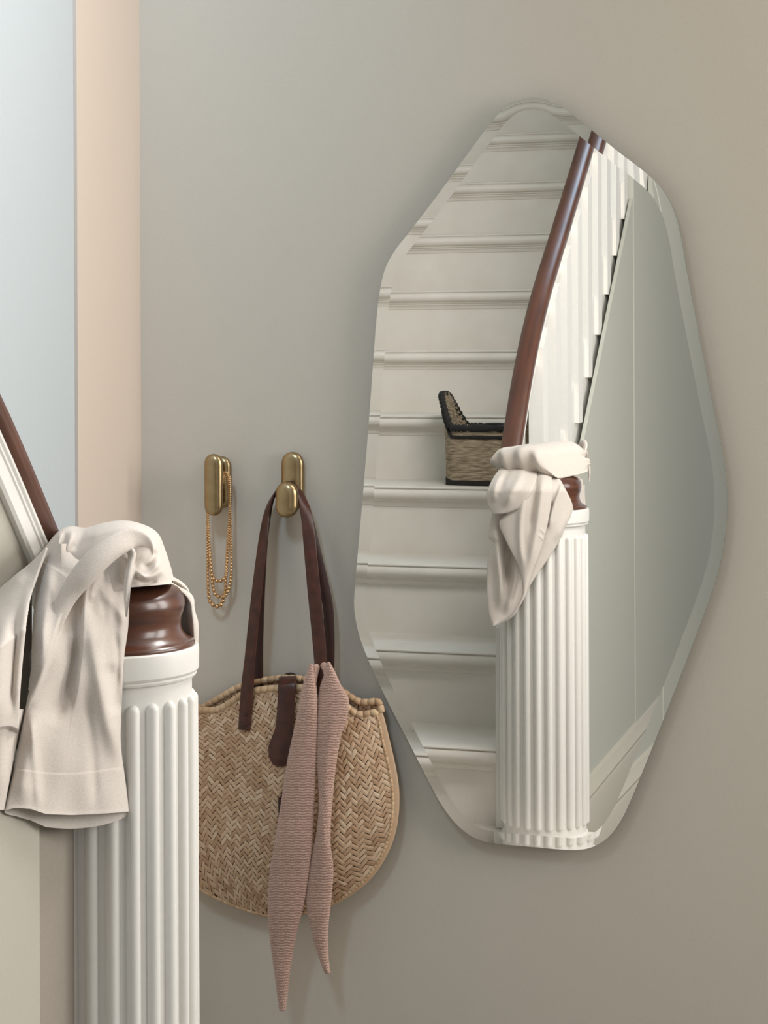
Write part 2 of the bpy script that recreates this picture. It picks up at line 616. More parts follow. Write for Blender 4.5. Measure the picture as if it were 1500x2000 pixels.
lathe('collar', [(0.0, 0.8475), (0.0925, 0.8475), (0.0955, 0.849), (0.0965, 0.8515), (0.0955, 0.8535), (0.0975, 0.8545), (0.0990, 0.857), (0.0992, 0.878), (0.0985, 0.8825), (0.0960, 0.8842), (0, 0.8842)], NX, NY, M['white'], newel, 96)
capp = crom([(0.094, 0.8842), (0.0945, 0.887), (0.0925, 0.8895), (0.0870, 0.8915), (0.0835, 0.8945), (0.0797, 0.9005), (0.0780, 0.908), (0.0788, 0.916), (0.0815, 0.925), (0.0824, 0.932), (0.0808, 0.941), (0.0750, 0.949), (0.064, 0.9535), (0.04, 0.956), (0.0, 0.957)], 56)
lathe('cap', [(0.0, 0.8842)] + [tuple(p) for p in capp], NX, NY, M['capwood'], newel, 96, 50)

# ------------------------------------------------------------------ railing
rail = empty('stair_railing', SW(0.3, 0.068, 0.5), 'white balustrade under a sloping mahogany handrail running up from the newel post', 'railing')
RW = 0.08
rpath = crom([(-0.030, 0.950), (0.033, 1.038), (0.100, 1.129), (0.158, 1.200), (0.245, 1.288), (0.365, 1.388), (0.57, 1.533), (0.99, 1.838), (1.7, 2.40), (2.9, 3.38)], 90)


def sweep_rail(profile):
    vs, fs = [], []
    k = len(profile)
    n = len(rpath)
    for i in range(n):
        a = rpath[max(0, i - 1)]
        b = rpath[min(n - 1, i + 1)]
        t = (b - a) / np.linalg.norm(b - a)
        nx, nz = -t[1], t[0]
        for w, h in profile:
            vs.append(SW(rpath[i][0] + nx * h, RW + w, rpath[i][1] + nz * h))
    for i in range(n - 1):
        for q in range(k):
            q2 = (q + 1) % k
            fs.append((i * k + q, i * k + q2, (i + 1) * k + q2, (i + 1) * k + q))
    fs.append(tuple(range(k)))
    fs.append(tuple(reversed(range((n - 1) * k, n * k))))
    return vs, fs


hr = []
for t in np.linspace(0, math.pi, 13):
    hr.append((0.0225 * math.cos(t), -0.010 + 0.010 * math.sin(t) ** 0.7))
hr += [(-0.0235, -0.014), (-0.0225, -0.022), (-0.0185, -0.028), (0.0185, -0.028), (0.0225, -0.022), (0.0235, -0.014)]
vs, fs = sweep_rail(hr)
mesh('handrail', vs, fs, M['wood'], rail, True, 45)
sr = [(-0.0185, -0.028), (0.0185, -0.028), (0.0190, -0.032), (0.0170, -0.035), (0.0170, -0.038), (0.0155, -0.040), (0.0155, -0.056), (0.013, -0.060), (-0.013, -0.060), (-0.0155, -0.056), (-0.0155, -0.040), (-0.0170, -0.038), (-0.0170, -0.035), (-0.0190, -0.032)]
vs, fs = sweep_rail(sr)
mesh('sub_rail', vs, fs, M['white'], rail, True, 30)


def zrail(s):
    return float(np.interp(s, rpath[:, 0], rpath[:, 1]))


b0 = MS(1157.5, 737, 0.05)
b1 = MS(1226, 430, 0.05)
BSL = (b1[1] - b0[1]) / (b1[0] - b0[0])
BSP = (b1[0] - b0[0]) / 4.0
BH = 0.027
for i in range(-6, 13):
    s = b0[0] + BSP * i - BH
    zb = b0[1] + BSL * BSP * i
    if s < 0.185 or s > 2.6:
        continue
    bm = bmesh.new()
    pa = [SW(s + a, w, zb) for a, w in ((-BH, 0.05), (BH, 0.05), (BH, 0.085), (-BH, 0.085))]
    pb = [SW(s + a, w, zrail(s + a) - 0.045) for a, w in ((-BH, 0.05), (BH, 0.05), (BH, 0.085), (-BH, 0.085))]
    prism_bm(bm, pa, pb)
    bmobj('baluster', bm, M['white'], rail)
bm = bmesh.new()
za, zb2 = zrail(0.06) - 0.045, zrail(0.15) - 0.045
prism_bm(bm, [SW(a, w, 0.6) for a, w in ((0.06, 0.074), (0.15, 0.074), (0.15, 0.096), (0.06, 0.096))],
         [SW(a, w, zrail(a) - 0.045) for a, w in ((0.06, 0.074), (0.15, 0.074), (0.15, 0.096), (0.06, 0.096))])
bmobj('end_board', bm, M['panel'], rail)

# ------------------------------------------------------------------ mirror
OUT = [(1010, 196), (1040, 190), (1070, 194), (1098, 209), (1150, 250), (1215, 302), (1252, 330), (1289, 364), (1314, 407), (1328, 455), (1343, 540),
       (1364, 650), (1385, 757), (1404, 850), (1416, 920), (1420, 975), (1416, 1045), (1404, 1112), (1385, 1172), (1340, 1292), (1290, 1420), (1258, 1500),
       (1235, 1556), (1212, 1604), (1185, 1638), (1152, 1656), (1115, 1660), (1050, 1655), (960, 1646), (926, 1636), (893, 1611), (865, 1576), (843, 1537),
       (800, 1453), (752, 1360), (722, 1295), (701, 1238), (692, 1190), (693, 1150), (706, 1000), (720, 830), (734, 640), (741, 575), (752, 526), (771, 490),
       (803, 449), (860, 374), (930, 278), (962, 236), (985, 211)]
oc = crom(OUT, 360, True)
pts = np.array([[P(x, y, 0.0).x, P(x, y, 0.0).z] for x, y in oc])
# inward normals, the bevel ring
nx = np.roll(pts, -1, 0) - np.roll(pts, 1, 0)
for _ in range(3):
    nx = (np.roll(nx, 1, 0) + nx + np.roll(nx, -1, 0)) / 3
nx = nx / np.linalg.norm(nx, axis=1)[:, None]
inw = np.stack([nx[:, 1], -nx[:, 0]], 1)
if ((pts.mean(0) - pts[0]) @ inw[0]) < 0:
    inw = -inw
BEV = 0.0195
ring = pts + inw * BEV
mir = empty('wall_mirror', (float(pts[:, 0].mean()), WALL_Y, float(pts[:, 1].min())), 'large frameless wall mirror with an irregular rounded seven-sided outline', 'mirror')
n = len(pts)
LIFT = 0.00034
vs = [(x, 0.0, z) for x, z in ring] + [(x, -LIFT, z) for x, z in pts]
fs = [tuple(range(n))] + [(i, n + i, n + (i + 1) % n, (i + 1) % n) for i in range(n)]
me_o = mesh('mirror_glass', vs, fs, M['mirror'], mir, False)
# smooth bevel around the outline, flat centre
me = me_o.data
for p in me.polygons:
    p.use_smooth = len(p.vertices) == 4
for e in me.edges:
    pass
attr = me.attributes.new('sharp_edge', 'BOOLEAN', 'EDGE') if 'sharp_edge' not in me.attributes else me.attributes['sharp_edge']
for e in me.edges:
    a, b = e.vertices
    attr.data[e.index].value = (a < n and b < n)
vs = [(x, -LIFT, z) for x, z in pts] + [(x, 0.005, z) for x, z in pts] + [(x, 0.005, z) for x, z in ring]
fs = [(i, n + i, n + (i + 1) % n, (i + 1) % n) for i in range(n)] + [(n + i, 2 * n + i, 2 * n + (i + 1) % n, n + (i + 1) % n) for i in range(n)]
mesh('glass_edge', vs, fs, M['glass_edge'], mir, True, 40)
bb = pts + inw * 0.03
vs = [(x, 0.001, z) for x, z in bb] + [(x, WALL_Y, z) for x, z in bb]
fs = [tuple(range(n)), tuple(reversed(range(n, 2 * n)))] + [(i, n + i, n + (i + 1) % n, (i + 1) % n) for i in range(n)]
mesh('backing_board', vs, fs, M['dark_back'], mir, False)


# ------------------------------------------------------------------ brass hooks
def pill_bm(bm, c, w, h, d, seg=28):
    """flattened capsule: width w, height h, depth d, centre c; superellipsoid sections"""
    rr_ = w / 2
    vs_ = []
    rows = []
    for i in range(seg + 1):
        t = -math.pi / 2 + math.pi * i / seg
        rows.append((math.cos(t), (h / 2 - rr_) * (1 if t > 0 else -1 if t < 0 else 0) + rr_ * math.sin(t)))
    rows.insert(seg // 2 + 1, (1.0, (h / 2 - rr_)))
    rows[seg // 2] = (1.0, -(h / 2 - rr_))
    m_ = 36
    for cs, z in rows:
        row = []
        for k in range(m_):
            a = 2 * math.pi * k / m_
            ca, sa = math.cos(a), math.sin(a)
            e = 0.85
            row.append(bm.verts.new((c[0] + rr_ * cs * math.copysign(abs(ca) ** e, ca), c[1] + d / 2 * (cs ** 0.7 if cs > 1e-6 else 0) * math.copysign(abs(sa) ** e, sa), c[2] + z)))
        vs_.append(row)
    for i in range(len(vs_) - 1):
        for k in range(m_):
            bm.faces.new((vs_[i][k], vs_[i][(k + 1) % m_], vs_[i + 1][(k + 1) % m_], vs_[i + 1][k]))
    bm.faces.new(vs_[0][::-1])
    bm.faces.new(vs_[-1])


def fuse(name, bm, mat, voxel=0.0011, smooth=10):
    me = bpy.data.meshes.new(name)
    bm.to_mesh(me)
    bm.free()
    o = bpy.data.objects.new(name + '_build', me)
    COL.objects.link(o)
    md = o.modifiers.new('r', 'REMESH')
    md.mode = 'VOXEL'
    md.voxel_size = voxel
    sm = o.modifiers.new('s', 'SMOOTH')
    sm.factor = 0.6
    sm.iterations = smooth
    dg = bpy.context.evaluated_depsgraph_get()
    me2 = bpy.data.meshes.new_from_object(o.evaluated_get(dg))
    bpy.data.objects.remove(o)
    bpy.data.meshes.remove(me)
    me2.name = name
    me2.polygons.foreach_set('use_smooth', [True] * len(me2.polygons))
    return link(name, me2, mat)


pb_ = P(433.5, 942, WALL_Y - 0.008)
pf_ = P(417.5, 947, WALL_Y - 0.047)
k1 = FOC / 3.30
bm = bmesh.new()
pill_bm(bm, (pb_.x, WALL_Y - 0.008, pb_.z), 38 / k1, 102 / k1, 0.018)
pill_bm(bm, (pf_.x, WALL_Y - 0.047, pf_.z), 37.5 / k1, 120 / k1, 0.021)
pill_bm(bm, ((pf_.x + pb_.x) / 2, WALL_Y - 0.028, pb_.z + 0.004), 0.017, 0.030, 0.045)
h1 = fuse('wall_hook', bm, M['brass'])
tag(h1, 'brass wall hook with a long rounded front pad, holding the gold bead necklace', 'wall hook', 'brass wall hooks')
bm = bmesh.new()
pb_ = P(572, 940, WALL_Y - 0.008)
pf_ = P(561, 976, WALL_Y - 0.046)
pill_bm(bm, (pb_.x, WALL_Y - 0.009, pb_.z), 46 / k1, 114 / k1, 0.020)
pill_bm(bm, (pf_.x, WALL_Y - 0.047, pf_.z), 45 / k1, 69 / k1, 0.026)
pn = P(567, 975, WALL_Y - 0.028)
pill_bm(bm, (pn.x, WALL_Y - 0.028, pn.z - 0.004), 0.024, 0.036, 0.045)
HK = (pn.x, WALL_Y - 0.028, pn.z + 0.015)
h2 = fuse('wall_hook', bm, M['brass'], smooth=14)
tag(h2, 'brass wall hook with a short knob low on its back plate, holding the straw bag', 'wall hook', 'brass wall hooks')

# ------------------------------------------------------------------ bead necklace
nk = empty('bead_necklace', P(427, 1187, WALL_Y - 0.02), 'gold bead necklace in three hanging loops on the left brass hook', 'necklace')
YN = WALL_Y - 0.026


def strand(pts_px, r_small, r_big, low_y):
    path = crom([tuple(P(x, y, yy)) for x, y, yy in pts_px], 700)
    vs, fs = [], []
    seg = np.linalg.norm(np.diff(path, axis=0), axis=1)
    cum = np.concatenate([[0], np.cumsum(seg)])
    zmin, zmax = path[:, 2].min(), path[:, 2].max()
    d = 0.0
    while d < cum[-1]:
        p = np.array([np.interp(d, cum, path[:, q]) for q in range(3)])
        t = 1 - (p[2] - zmin) / (zmax - zmin)
        r = r_small + (r_big - r_small) * max(0, (t - 0.25) / 0.75) ** 1.6
        base = len(vs)
        nu, nv = 8, 5
        vs.append(p + np.array((0, 0, r)))
        for a in range(1, nv):
            ph = math.pi * a / nv
            for b in range(nu):
                th = 2 * math.pi * b / nu
                vs.append(p + r * np.array((math.sin(ph) * math.cos(th), math.sin(ph) * math.sin(th), math.cos(ph))))
        vs.append(p + np.array((0, 0, -r)))
        for b in range(nu):
            b2 = (b + 1) % nu
            fs.append((base, base + 1 + b, base + 1 + b2))
            for a in range(nv - 2):
                fs.append((base + 1 + a * nu + b, base + 1 + (a + 1) * nu + b, base + 1 + (a + 1) * nu + b2, base + 1 + a * nu + b2))
            fs.append((base + 1 + (nv - 2) * nu + b, base + 1 + (nv - 1) * nu, base + 1 + (nv - 2) * nu + b2))
        d += 2 * r * 0.98
    # the cord inside the beads
    tv, tf = tube_vf([tuple(q) for q in path[::10]], 0.0005, 5)
    base = len(vs)
    vs += [tuple(v) for v in tv]
    fs += [tuple(base + i for i in f) for f in tf]
    mesh('bead_strand', vs, fs, M['gold'], nk)


yb = WALL_Y - 0.028
strand([(433, 925, yb), (442, 925, yb), (448, 936, yb), (450, 980, yb), (451, 1060, YN), (451, 1120, YN), (449, 1140, YN), (441, 1161, YN), (430, 1166, YN), (420, 1160, YN), (416, 1146, YN), (413, 1128, YN), (409, 1080, YN), (406, 1010, yb), (405, 960, yb), (412, 928, yb), (424, 925, yb)], 0.0019, 0.0038, 0)
strand([(433, 928, yb), (441, 928, yb), (446, 938, yb), (448, 985, yb), (447, 1060, YN), (443, 1110, YN), (441, 1125, YN), (433, 1134, YN), (421, 1134, YN), (414, 1125, YN), (410, 1080, YN), (407, 1010, yb), (407, 962, yb), (413, 930, yb), (424, 928, yb)], 0.0019, 0.0038, 0)
strand([(433, 923, yb), (443, 923, yb), (449, 934, yb), (449, 980, yb), (444, 1060, YN), (441, 1130, YN), (439, 1160, YN), (434, 1176, YN), (427, 1184, YN), (417, 1182, YN), (410, 1174, YN), (407, 1155, YN), (405, 1080, YN), (404, 1010, yb), (404, 958, yb), (411, 926, yb), (424, 923, yb)], 0.0019, 0.0042, 0)

# ------------------------------------------------------------------ straw bag
YB = -0.030
bag = empty('straw_bag', P(545, 1792, -0.03), 'round woven palm basket bag with brown leather straps hanging on brass hook', 'bag')
cpx = (546, 1562)
cb = P(cpx[0], cpx[1], YB)
FR = [(733, 1392), (748, 1450), (763, 1520), (767, 1565), (762, 1620), (745, 1670), (715, 1715), (680, 1745), (640, 1768), (600, 1782), (530, 1789), (480, 1777), (440, 1762), (390, 1735), (352, 1690),
      (331, 1640), (322, 1570), (326, 1500), (335, 1440), (348, 1402), (390, 1388), (425, 1386), (452, 1371), (475, 1356), (500, 1349), (530, 1345), (570, 1343), (610, 1346), (645, 1356), (675, 1379), (697, 1395), (716, 1395)]
BK = FR[:19] + [(352, 1398), (385, 1386), (415, 1369), (450, 1349), (480, 1339), (520, 1332), (550, 1330), (590, 1334), (640, 1346), (688, 1376), (712, 1377), (728, 1376)]


def polar(pl):
    c = crom(pl, 400, True)
    q = np.array([[P(x, y, YB).x - cb.x, P(x, y, YB).z - cb.z] for x, y in c])
    th = np.arctan2(q[:, 1], q[:, 0])
    r = np.hypot(q[:, 0], q[:, 1])
    o = np.argsort(th)
    th, r = th[o], r[o]
    th = np.concatenate([th - 2 * np.pi, th, th + 2 * np.pi])
    r = np.concatenate([r, r, r])
    return lambda a: float(np.interp((a + np.pi) % (2 * np.pi) - np.pi, th, r))


rf, rb = polar(FR), polar(BK)
a_l, a_r = math.atan2(P(348, 1402, YB).z - cb.z, P(348, 1402, YB).x - cb.x), math.atan2(P(733, 1392, YB).z - cb.z, P(733, 1392, YB).x - cb.x)


def topness(a):
    a = (a + math.pi) % (2 * math.pi) - math.pi
    if a < a_r or a > a_l:
        return 0.0
    return math.sin(math.pi * (a - a_r) / (a_l - a_r)) ** 0.8


def dent(x, z):
    # soft pushed-in places on the front: a fold low on the right and a dip near the middle strap
    d = 0.0
    for cx_, cz_, sx, sz, rot, am in ((0.135, -0.10, 0.022, 0.075, -0.75, 0.012), (0.055, 0.02, 0.03, 0.12, 0.0, 0.008), (-0.10, -0.02, 0.05, 0.08, 0.3, 0.004)):
        dx, dz = x - cx_, z - cz_
        c_, s_ = math.cos(rot), math.sin(rot)
        u, v = dx * c_ + dz * s_, -dx * s_ + dz * c_
        d += am * math.exp(-(u / sx) ** 2 - (v / sz) ** 2)
    d += 0.002 * math.sin(31 * x + 4) * math.sin(27 * z + 1.3)
    return d


def front_pt(rho, a, lift=0.0):
    r = rho * rf(a)
    x, z = r * math.cos(a), r * math.sin(a)
    edge = -0.006 - 0.030 * topness(a)
    y = edge - 0.036 * max(0.0, 1 - abs(rho) ** 2.6) * (1 - 0.45 * topness(a)) + dent(x, z) * min(1, 4 * (1 - rho)) - lift
    y0 = (cb.y - CAM.y)
    k = (y - CAM.y) / y0                                   # keep the seen outline as the panel bulges
    px = CAM.x + (cb.x + x - CAM.x) * k
    pz = CAM.z + (cb.z + z - CAM.z) * k
    return Vector((px, y, pz))


def back_pt(rho, a, lift=0.0):
    r = rho * rb(a)
    y = 0.016 - 0.016 * rho ** 3 - lift
    return Vector((cb.x + r * math.cos(a), y, cb.z + r * math.sin(a)))


def panel_vf(fn, lift):
    vs, fs = [], []
    nr, na = 26, 120
    for i in range(nr):
        for k in range(na):
            vs.append(fn(max(0.002, i / (nr - 1)), 2 * math.pi * k / na, lift))
    fs = grid_faces(na, nr, True)
    return vs, fs


def floats_vf(fn, rfn, w=0.0072, lift=0.0, h=0.0015, turn=0.62):
    """plaited palm leaf: every visible float is a small arched strip, laid in a 2/2 herringbone"""
    vs, fs = [], []
    n_ = int(0.32 / w)
    nl, nc = 6, 4
    for i in range(-n_, n_):
        for j in range(-n_, n_):
            r4 = (i - j) % 4
            if r4 == 0:
                cx_, cy_, hor = i + 1.0, j + 0.5, True
            elif r4 == 3:
                cx_, cy_, hor = i + 0.5, j + 1.0, False
            else:
                continue
            ln, wd = 1.04 * random.uniform(0.97, 1.03), random.uniform(0.42, 0.465)
            skew = random.uniform(-0.05, 0.05)
            lo, hi = random.uniform(0.25, 0.6), random.uniform(0.25, 0.6)
            pts_, ok = [], 0
            for a in range(nl):
                t = a / (nl - 1) * 2 - 1
                for b in range(nc):
                    q = b / (nc - 1) * 2 - 1
                    u, v = t * ln, q * wd * (1 - 0.10 * t * t) + skew * t
                    x, y = (cx_ + u, cy_ + v) if hor else (cx_ - v, cy_ + u)
                    x, y = x * w, y * w
                    # the plait swirls as it is coiled towards the rim
                    rr_ = math.hypot(x, y)
                    an = turn + 0.9 * (rr_ / 0.2) ** 2 * 0.35 + 0.10 * math.sin(14 * x) + 0.08 * math.sin(17 * y + 1)
                    ca, sa = math.cos(an), math.sin(an)
                    x, y = x * ca - y * sa, x * sa + y * ca
                    ang = math.atan2(y, x)
                    rho = math.hypot(x, y) / rfn(ang)
                    if rho < 1.0:
                        ok += 1
                    l = h * ((0.15 + 0.95 * max(0.0, math.cos(t * 1.42)) ** 0.7) * (1 - 0.5 * q * q)) + h * 0.25 * (lo if t < 0 else hi) * abs(t)
                    pts_.append((min(max(rho, 0.003), 1.0), ang, lift + l))
            if ok < nl * nc * 0.35:
                continue
            base = len(vs)
            vs += [fn(*p_) for p_ in pts_]
            for a in range(nl - 1):
                for b in range(nc - 1):
                    fs.append((base + a * nc + b, base + a * nc + b + 1, base + (a + 1) * nc + b + 1, base + (a + 1) * nc + b))
    return vs, fs


vs, fs = panel_vf(front_pt, 0.0)
mesh('panel_lining', vs, fs, M['straw_gap'], bag)
vs, fs = floats_vf(front_pt, rf, lift=0.0003)
mesh('front_panel', vs, fs, M['straw'], bag)
vs, fs = panel_vf(back_pt, 0.0)
vs2, fs2 = floats_vf(back_pt, rb, lift=0.0003)
mesh('back_panel_lining', vs, fs, M['straw_gap'], bag)
mesh('back_panel', vs2, fs2, M['straw'], bag)


def coil_rim(name, path, r, pitch):
    """rolled rim: short rounded segments side by side, like leaf wrapped round a cord"""
    pts_ = np.array([tuple(p) for p in path])
    seg = np.linalg.norm(np.diff(pts_, axis=0), axis=1)
    cum = np.concatenate([[0], np.cumsum(seg)])
    vs, fs = [], []
    n_ = int(cum[-1] / pitch)
    for i in range(n_):
        d0, d1 = cum[-1] * i / n_, cum[-1] * (i + 1) / n_
        sub = []
        for t in (0.0, 0.1, 0.5, 0.9, 1.0):
            d = d0 + (d1 - d0) * t
            sub.append(tuple(np.interp(d, cum, pts_[:, q]) for q in range(3)))
        rad = [r * k for k in (0.80, 0.98, 1.03, 0.98, 0.80)]
        tv, tf = tube_vf(sub, rad, 10)
        b = len(vs)
        vs += tv
        fs += [tuple(b + j for j in f) for f in tf]
    mesh(name, vs, fs, M['straw_rim'], bag, True, 60)


tops = np.linspace(a_r - 0.02, a_l + 0.02, 120)
coil_rim('front_rim', [front_pt(1.0, a, 0.0) for a in tops], 0.0062, 0.0125)
coil_rim('back_rim', [back_pt(1.0, a, 0.0) for a in tops], 0.0060, 0.0125)
side = np.linspace(a_l, a_r + 2 * math.pi, 220)
# the gusset that joins the two panels round the edge, and its stitched seam
vs, fs = [], []
ng = 7
for a in side:
    f0, b0_ = front_pt(1.0, a), back_pt(1.0, a)
    out = Vector((math.cos(a), 0, math.sin(a)))
    for q in range(ng):
        t = q / (ng - 1)
        vs.append(f0.lerp(b0_, t) + out * 0.006 * math.sin(math.pi * t))
fs = grid_faces(ng, len(side))
mesh('gusset', vs, fs, M['straw'], bag)
coil_rim('edge_seam', [front_pt(1.0, a, 0.0005) for a in side], 0.0026, 0.0075)


# leather
def ribbon_vf(pts3, widths, thick, facing):
    """flat strap: pts3 centre line, widths, facing = direction its flat side looks"""
    vs, fs = [], []
    p = [Vector(q) for q in pts3]
    n_ = len(p)
    cross = [(-1, -0.3), (-0.92, -0.5), (0.92, -0.5), (1, -0.3), (1, 0.3), (0.92, 0.5), (-0.92, 0.5), (-1, 0.3)]
    for i in range(n_):
        t = (p[min(i + 1, n_ - 1)] - p[max(i - 1, 0)]).normalized()
        f = Vector(facing[i])
        f = (f - t * f.dot(t)).normalized()
        s = t.cross(f)
        for a, b in cross:
            vs.append(p[i] + s * (a * widths[i] / 2) + f * (b * thick))
    k = len(cross)
    for i in range(n_ - 1):
        for q in range(k):
            q2 = (q + 1) % k
            fs.append((i * k + q, i * k + q2, (i + 1) * k + q2, (i + 1) * k + q))
    fs.append(tuple(range(k)))
    fs.append(tuple(reversed(range((n_ - 1) * k, n_ * k))))
    return vs, fs


def strap(name, ctrl, mat, thick=0.0032, n_=70, yscale=None):
    """ctrl: (x px, y px, world Y, width m, facing x, facing y)"""
    rows = []
    for x, y, yy, w, fx, fy, *fz in ctrl:
        p = P(x, y, yy)
        rows.append((p.x, p.y, p.z, w, fx, fy, fz[0] if fz else 0.05))
    c = crom(rows, n_)
    vs, fs = ribbon_vf([r[:3] for r in c], [r[3] for r in c], thick, [(r[4], r[5], r[6]) for r in c])
    return mesh(name, vs, fs, mat, bag, True, 50)


YF = -0.108
FSTRAP = [(477, 1426, -0.0505, 0.0215, 0, -1), (479, 1400, -0.050, 0.0225, 0, -1), (483, 1345, -0.044, 0.0225, 0, -1), (489, 1280, -0.040, 0.021, -0.2, -1), (497, 1200, -0.035, 0.0205, -0.2, -1),
          (506, 1120, -0.028, 0.021, -0.3, -1), (514, 1050, -0.021, 0.020, -0.5, -1), (522, 1000, -0.012, 0.020, -0.8, -0.8), (534, 968, -0.008, 0.019, -1, -0.4), (548, 954, -0.004, 0.018, -0.6, -0.1), (565, 949, -0.004, 0.018, 0.001, 0.1),
          (580, 955, -0.004, 0.018, 0.7, -0.1), (590, 975, -0.008, 0.0185, 1, -0.45), (600, 1015, -0.015, 0.020, 0.6, -0.9), (606, 1075, -0.023, 0.0215, 0.2, -1), (613, 1150, -0.030, 0.0225, 0.1, -1), (621, 1230, -0.037, 0.0225, 0.1, -1),
          (627, 1300, -0.043, 0.0225, 0, -1), (633, 1360, -0.046, 0.0225, 0, -1), (638, 1400, -0.050, 0.0225, 0, -1), (640, 1426, -0.0505, 0.0215, 0, -1)]
fst = strap('front_strap', FSTRAP, M['leather'], n_=160)
strap('back_strap', [(503, 1400, 0.004, 0.021, 0, -1), (503, 1330, -0.001, 0.021, 0, -1), (503, 1250, 0.0, 0.021, 0, -1), (507, 1150, 0.0, 0.020, 0, -1), (514, 1060, 0.001, 0.019, -0.3, -1), (525, 998, 0.004, 0.018, -0.7, -0.8),
                     (538, 966, 0.005, 0.012, -1, -0.3), (552, 951, 0.006, 0.010, -0.5, -0.1), (565, 946, 0.006, 0.010, 0.001, 0.1), (578, 951, 0.006, 0.010, 0.6, -0.1), (592, 975, 0.005, 0.012, 1, -0.4), (606, 1030, 0.003, 0.017, 0.7, -0.9),
                     (622, 1100, 0.001, 0.018, 0.3, -1), (634, 1150, 0.0, 0.018, 0.2, -1), (642, 1200, -0.001, 0.018, 0.1, -1), (643, 1290, -0.001, 0.019, 0, -1), (640, 1360, 0.003, 0.02, 0, -1), (638, 1420, 0.005, 0.02, 0, -1)], M['leather_edge'], n_=150)
# closing flap: over the back rim, down the front, wide rounded tongue with a slot
flap = [(566, 1362, 0.008, 0.029, 0, -1, 0.05), (564, 1340, 0.007, 0.029, 0, -1, 0.1), (563, 1326, 0.002, 0.030, 0, -0.6, 0.8), (562, 1322, -0.010, 0.030, 0, -0.05, 1), (562, 1325, -0.026, 0.030, 0, -0.2, 1), (561, 1335, -0.042, 0.031, 0, -0.8, 0.7), (560, 1348, -0.0485, 0.031, 0, -1, 0.1), (558, 1380, -0.051, 0.030, 0, -1, 0.05),
        (556, 1415, -0.0545, 0.031, 0, -1, 0.05), (553, 1436, -0.0555, 0.033, 0, -1, 0.05), (551, 1446, -0.0565, 0.0385, 0, -1, 0.05), (549, 1458, -0.0575, 0.044, 0, -1, 0.05), (548, 1470, -0.058, 0.0455, 0, -1, 0.05), (548, 1480, -0.058, 0.043, 0, -1, 0.05), (548, 1488, -0.058, 0.036, 0, -1, 0.05), (548.5, 1493, -0.058, 0.027, 0, -1, 0.05), (549, 1497, -0.058, 0.012, 0, -1, 0.05)]
strap('flap', flap, M['leather'], n_=180)
strap('buckle_strap', [(556, 1490, -0.0525, 0.022, 0, -1), (556, 1530, -0.0535, 0.022, 0, -1), (555, 1580, -0.0535, 0.021, 0, -1), (554, 1610, -0.0535, 0.015, 0, -1)], M['leather_edge'], n_=30)
# rivets on the front strap end
for x, y in ((479, 1416), (480, 1396)):
    p = P(x, y, -0.0522)
    vs, fs = [], []
    for j in range(4):
        rr2 = 0.0028 * math.cos(j / 3 * math.pi / 2 * 0.98)
        for k in range(14):
            a = 2 * math.pi * k / 14
            vs.append((p.x + rr2 * math.cos(a), p.y - 0.0016 * math.sin(j / 3 * math.pi / 2), p.z + rr2 * math.sin(a)))
    fs = grid_faces(14, 4, True) + [tuple(range(42, 56))]
    mesh('rivet', vs, fs, M['leather_edge'], fst)


# ------------------------------------------------------------------ drapery tools
def sd_poly(x, y, pl):
    """distance in px to a polyline, its side and the place along it (arrays)"""
    best = np.full(x.shape, 1e9)
    sg = np.ones(x.shape)
    tt = np.zeros(x.shape)
    L = len(pl) - 1
    for i in range(L):
        ax, ay = pl[i]
        bx_, by_ = pl[i + 1]
        dx, dy = bx_ - ax, by_ - ay
        t = np.clip(((x - ax) * dx + (y - ay) * dy) / (dx * dx + dy * dy), 0, 1)
        d = np.hypot(x - ax - dx * t, y - ay - dy * t)
        m_ = d < best
        best = np.where(m_, d, best)
        sg = np.where(m_, np.where(dx * (y - ay) - dy * (x - ax) > 0, 1.0, -1.0), sg)
        tt = np.where(m_, (i + t) / L, tt)
    return best, sg, tt


def folds(x, y, lst):
    """sum of folds: ('r', amp m, width px, polyline) round ridge; ('s', amp, fall px, polyline) overlap, raised on the left of the line"""
    x, y = np.asarray(x, float), np.asarray(y, float)
    h = np.zeros(x.shape)
    for kind, amp, w, pl in lst:
        pl = [tuple(q) for q in crom(pl, 4 * len(pl))] if len(pl) > 2 else pl
        d, sg, t = sd_poly(x, y, pl)
        fade = np.clip(np.minimum(t, 1 - t) * 4.0, 0, 1)
        fade = 0.06 + 0.94 * fade * fade * (3 - 2 * fade)
        if kind == 'r':
            h += amp * fade * np.exp(-(d / w) ** 2)
        else:
            sd = -sg * d
            h += amp * fade / (1 + np.exp(-np.clip(sd / 1.6, -30, 30))) * np.exp(-np.maximum(0, sd) / w)
    return h


def wobble(x, y, a=0.0012):
    return a * (np.sin(x * 0.051 + 0.021 * y) + np.sin(0.037 * x - 0.033 * y + 1.7) + 0.6 * np.sin(0.11 * x + 0.013 * y + 0.6))


def side_curve(pts_, n_):
    c = crom(pts_, 400)
    return np.array([c[int(round(i * 399 / (n_ - 1)))] for i in range(n_)])


def by_y(pts_, ys):
    c = crom(pts_, 600)
    o = np.argsort(c[:, 1])
    return np.interp(ys, c[o, 1], c[o, 0])


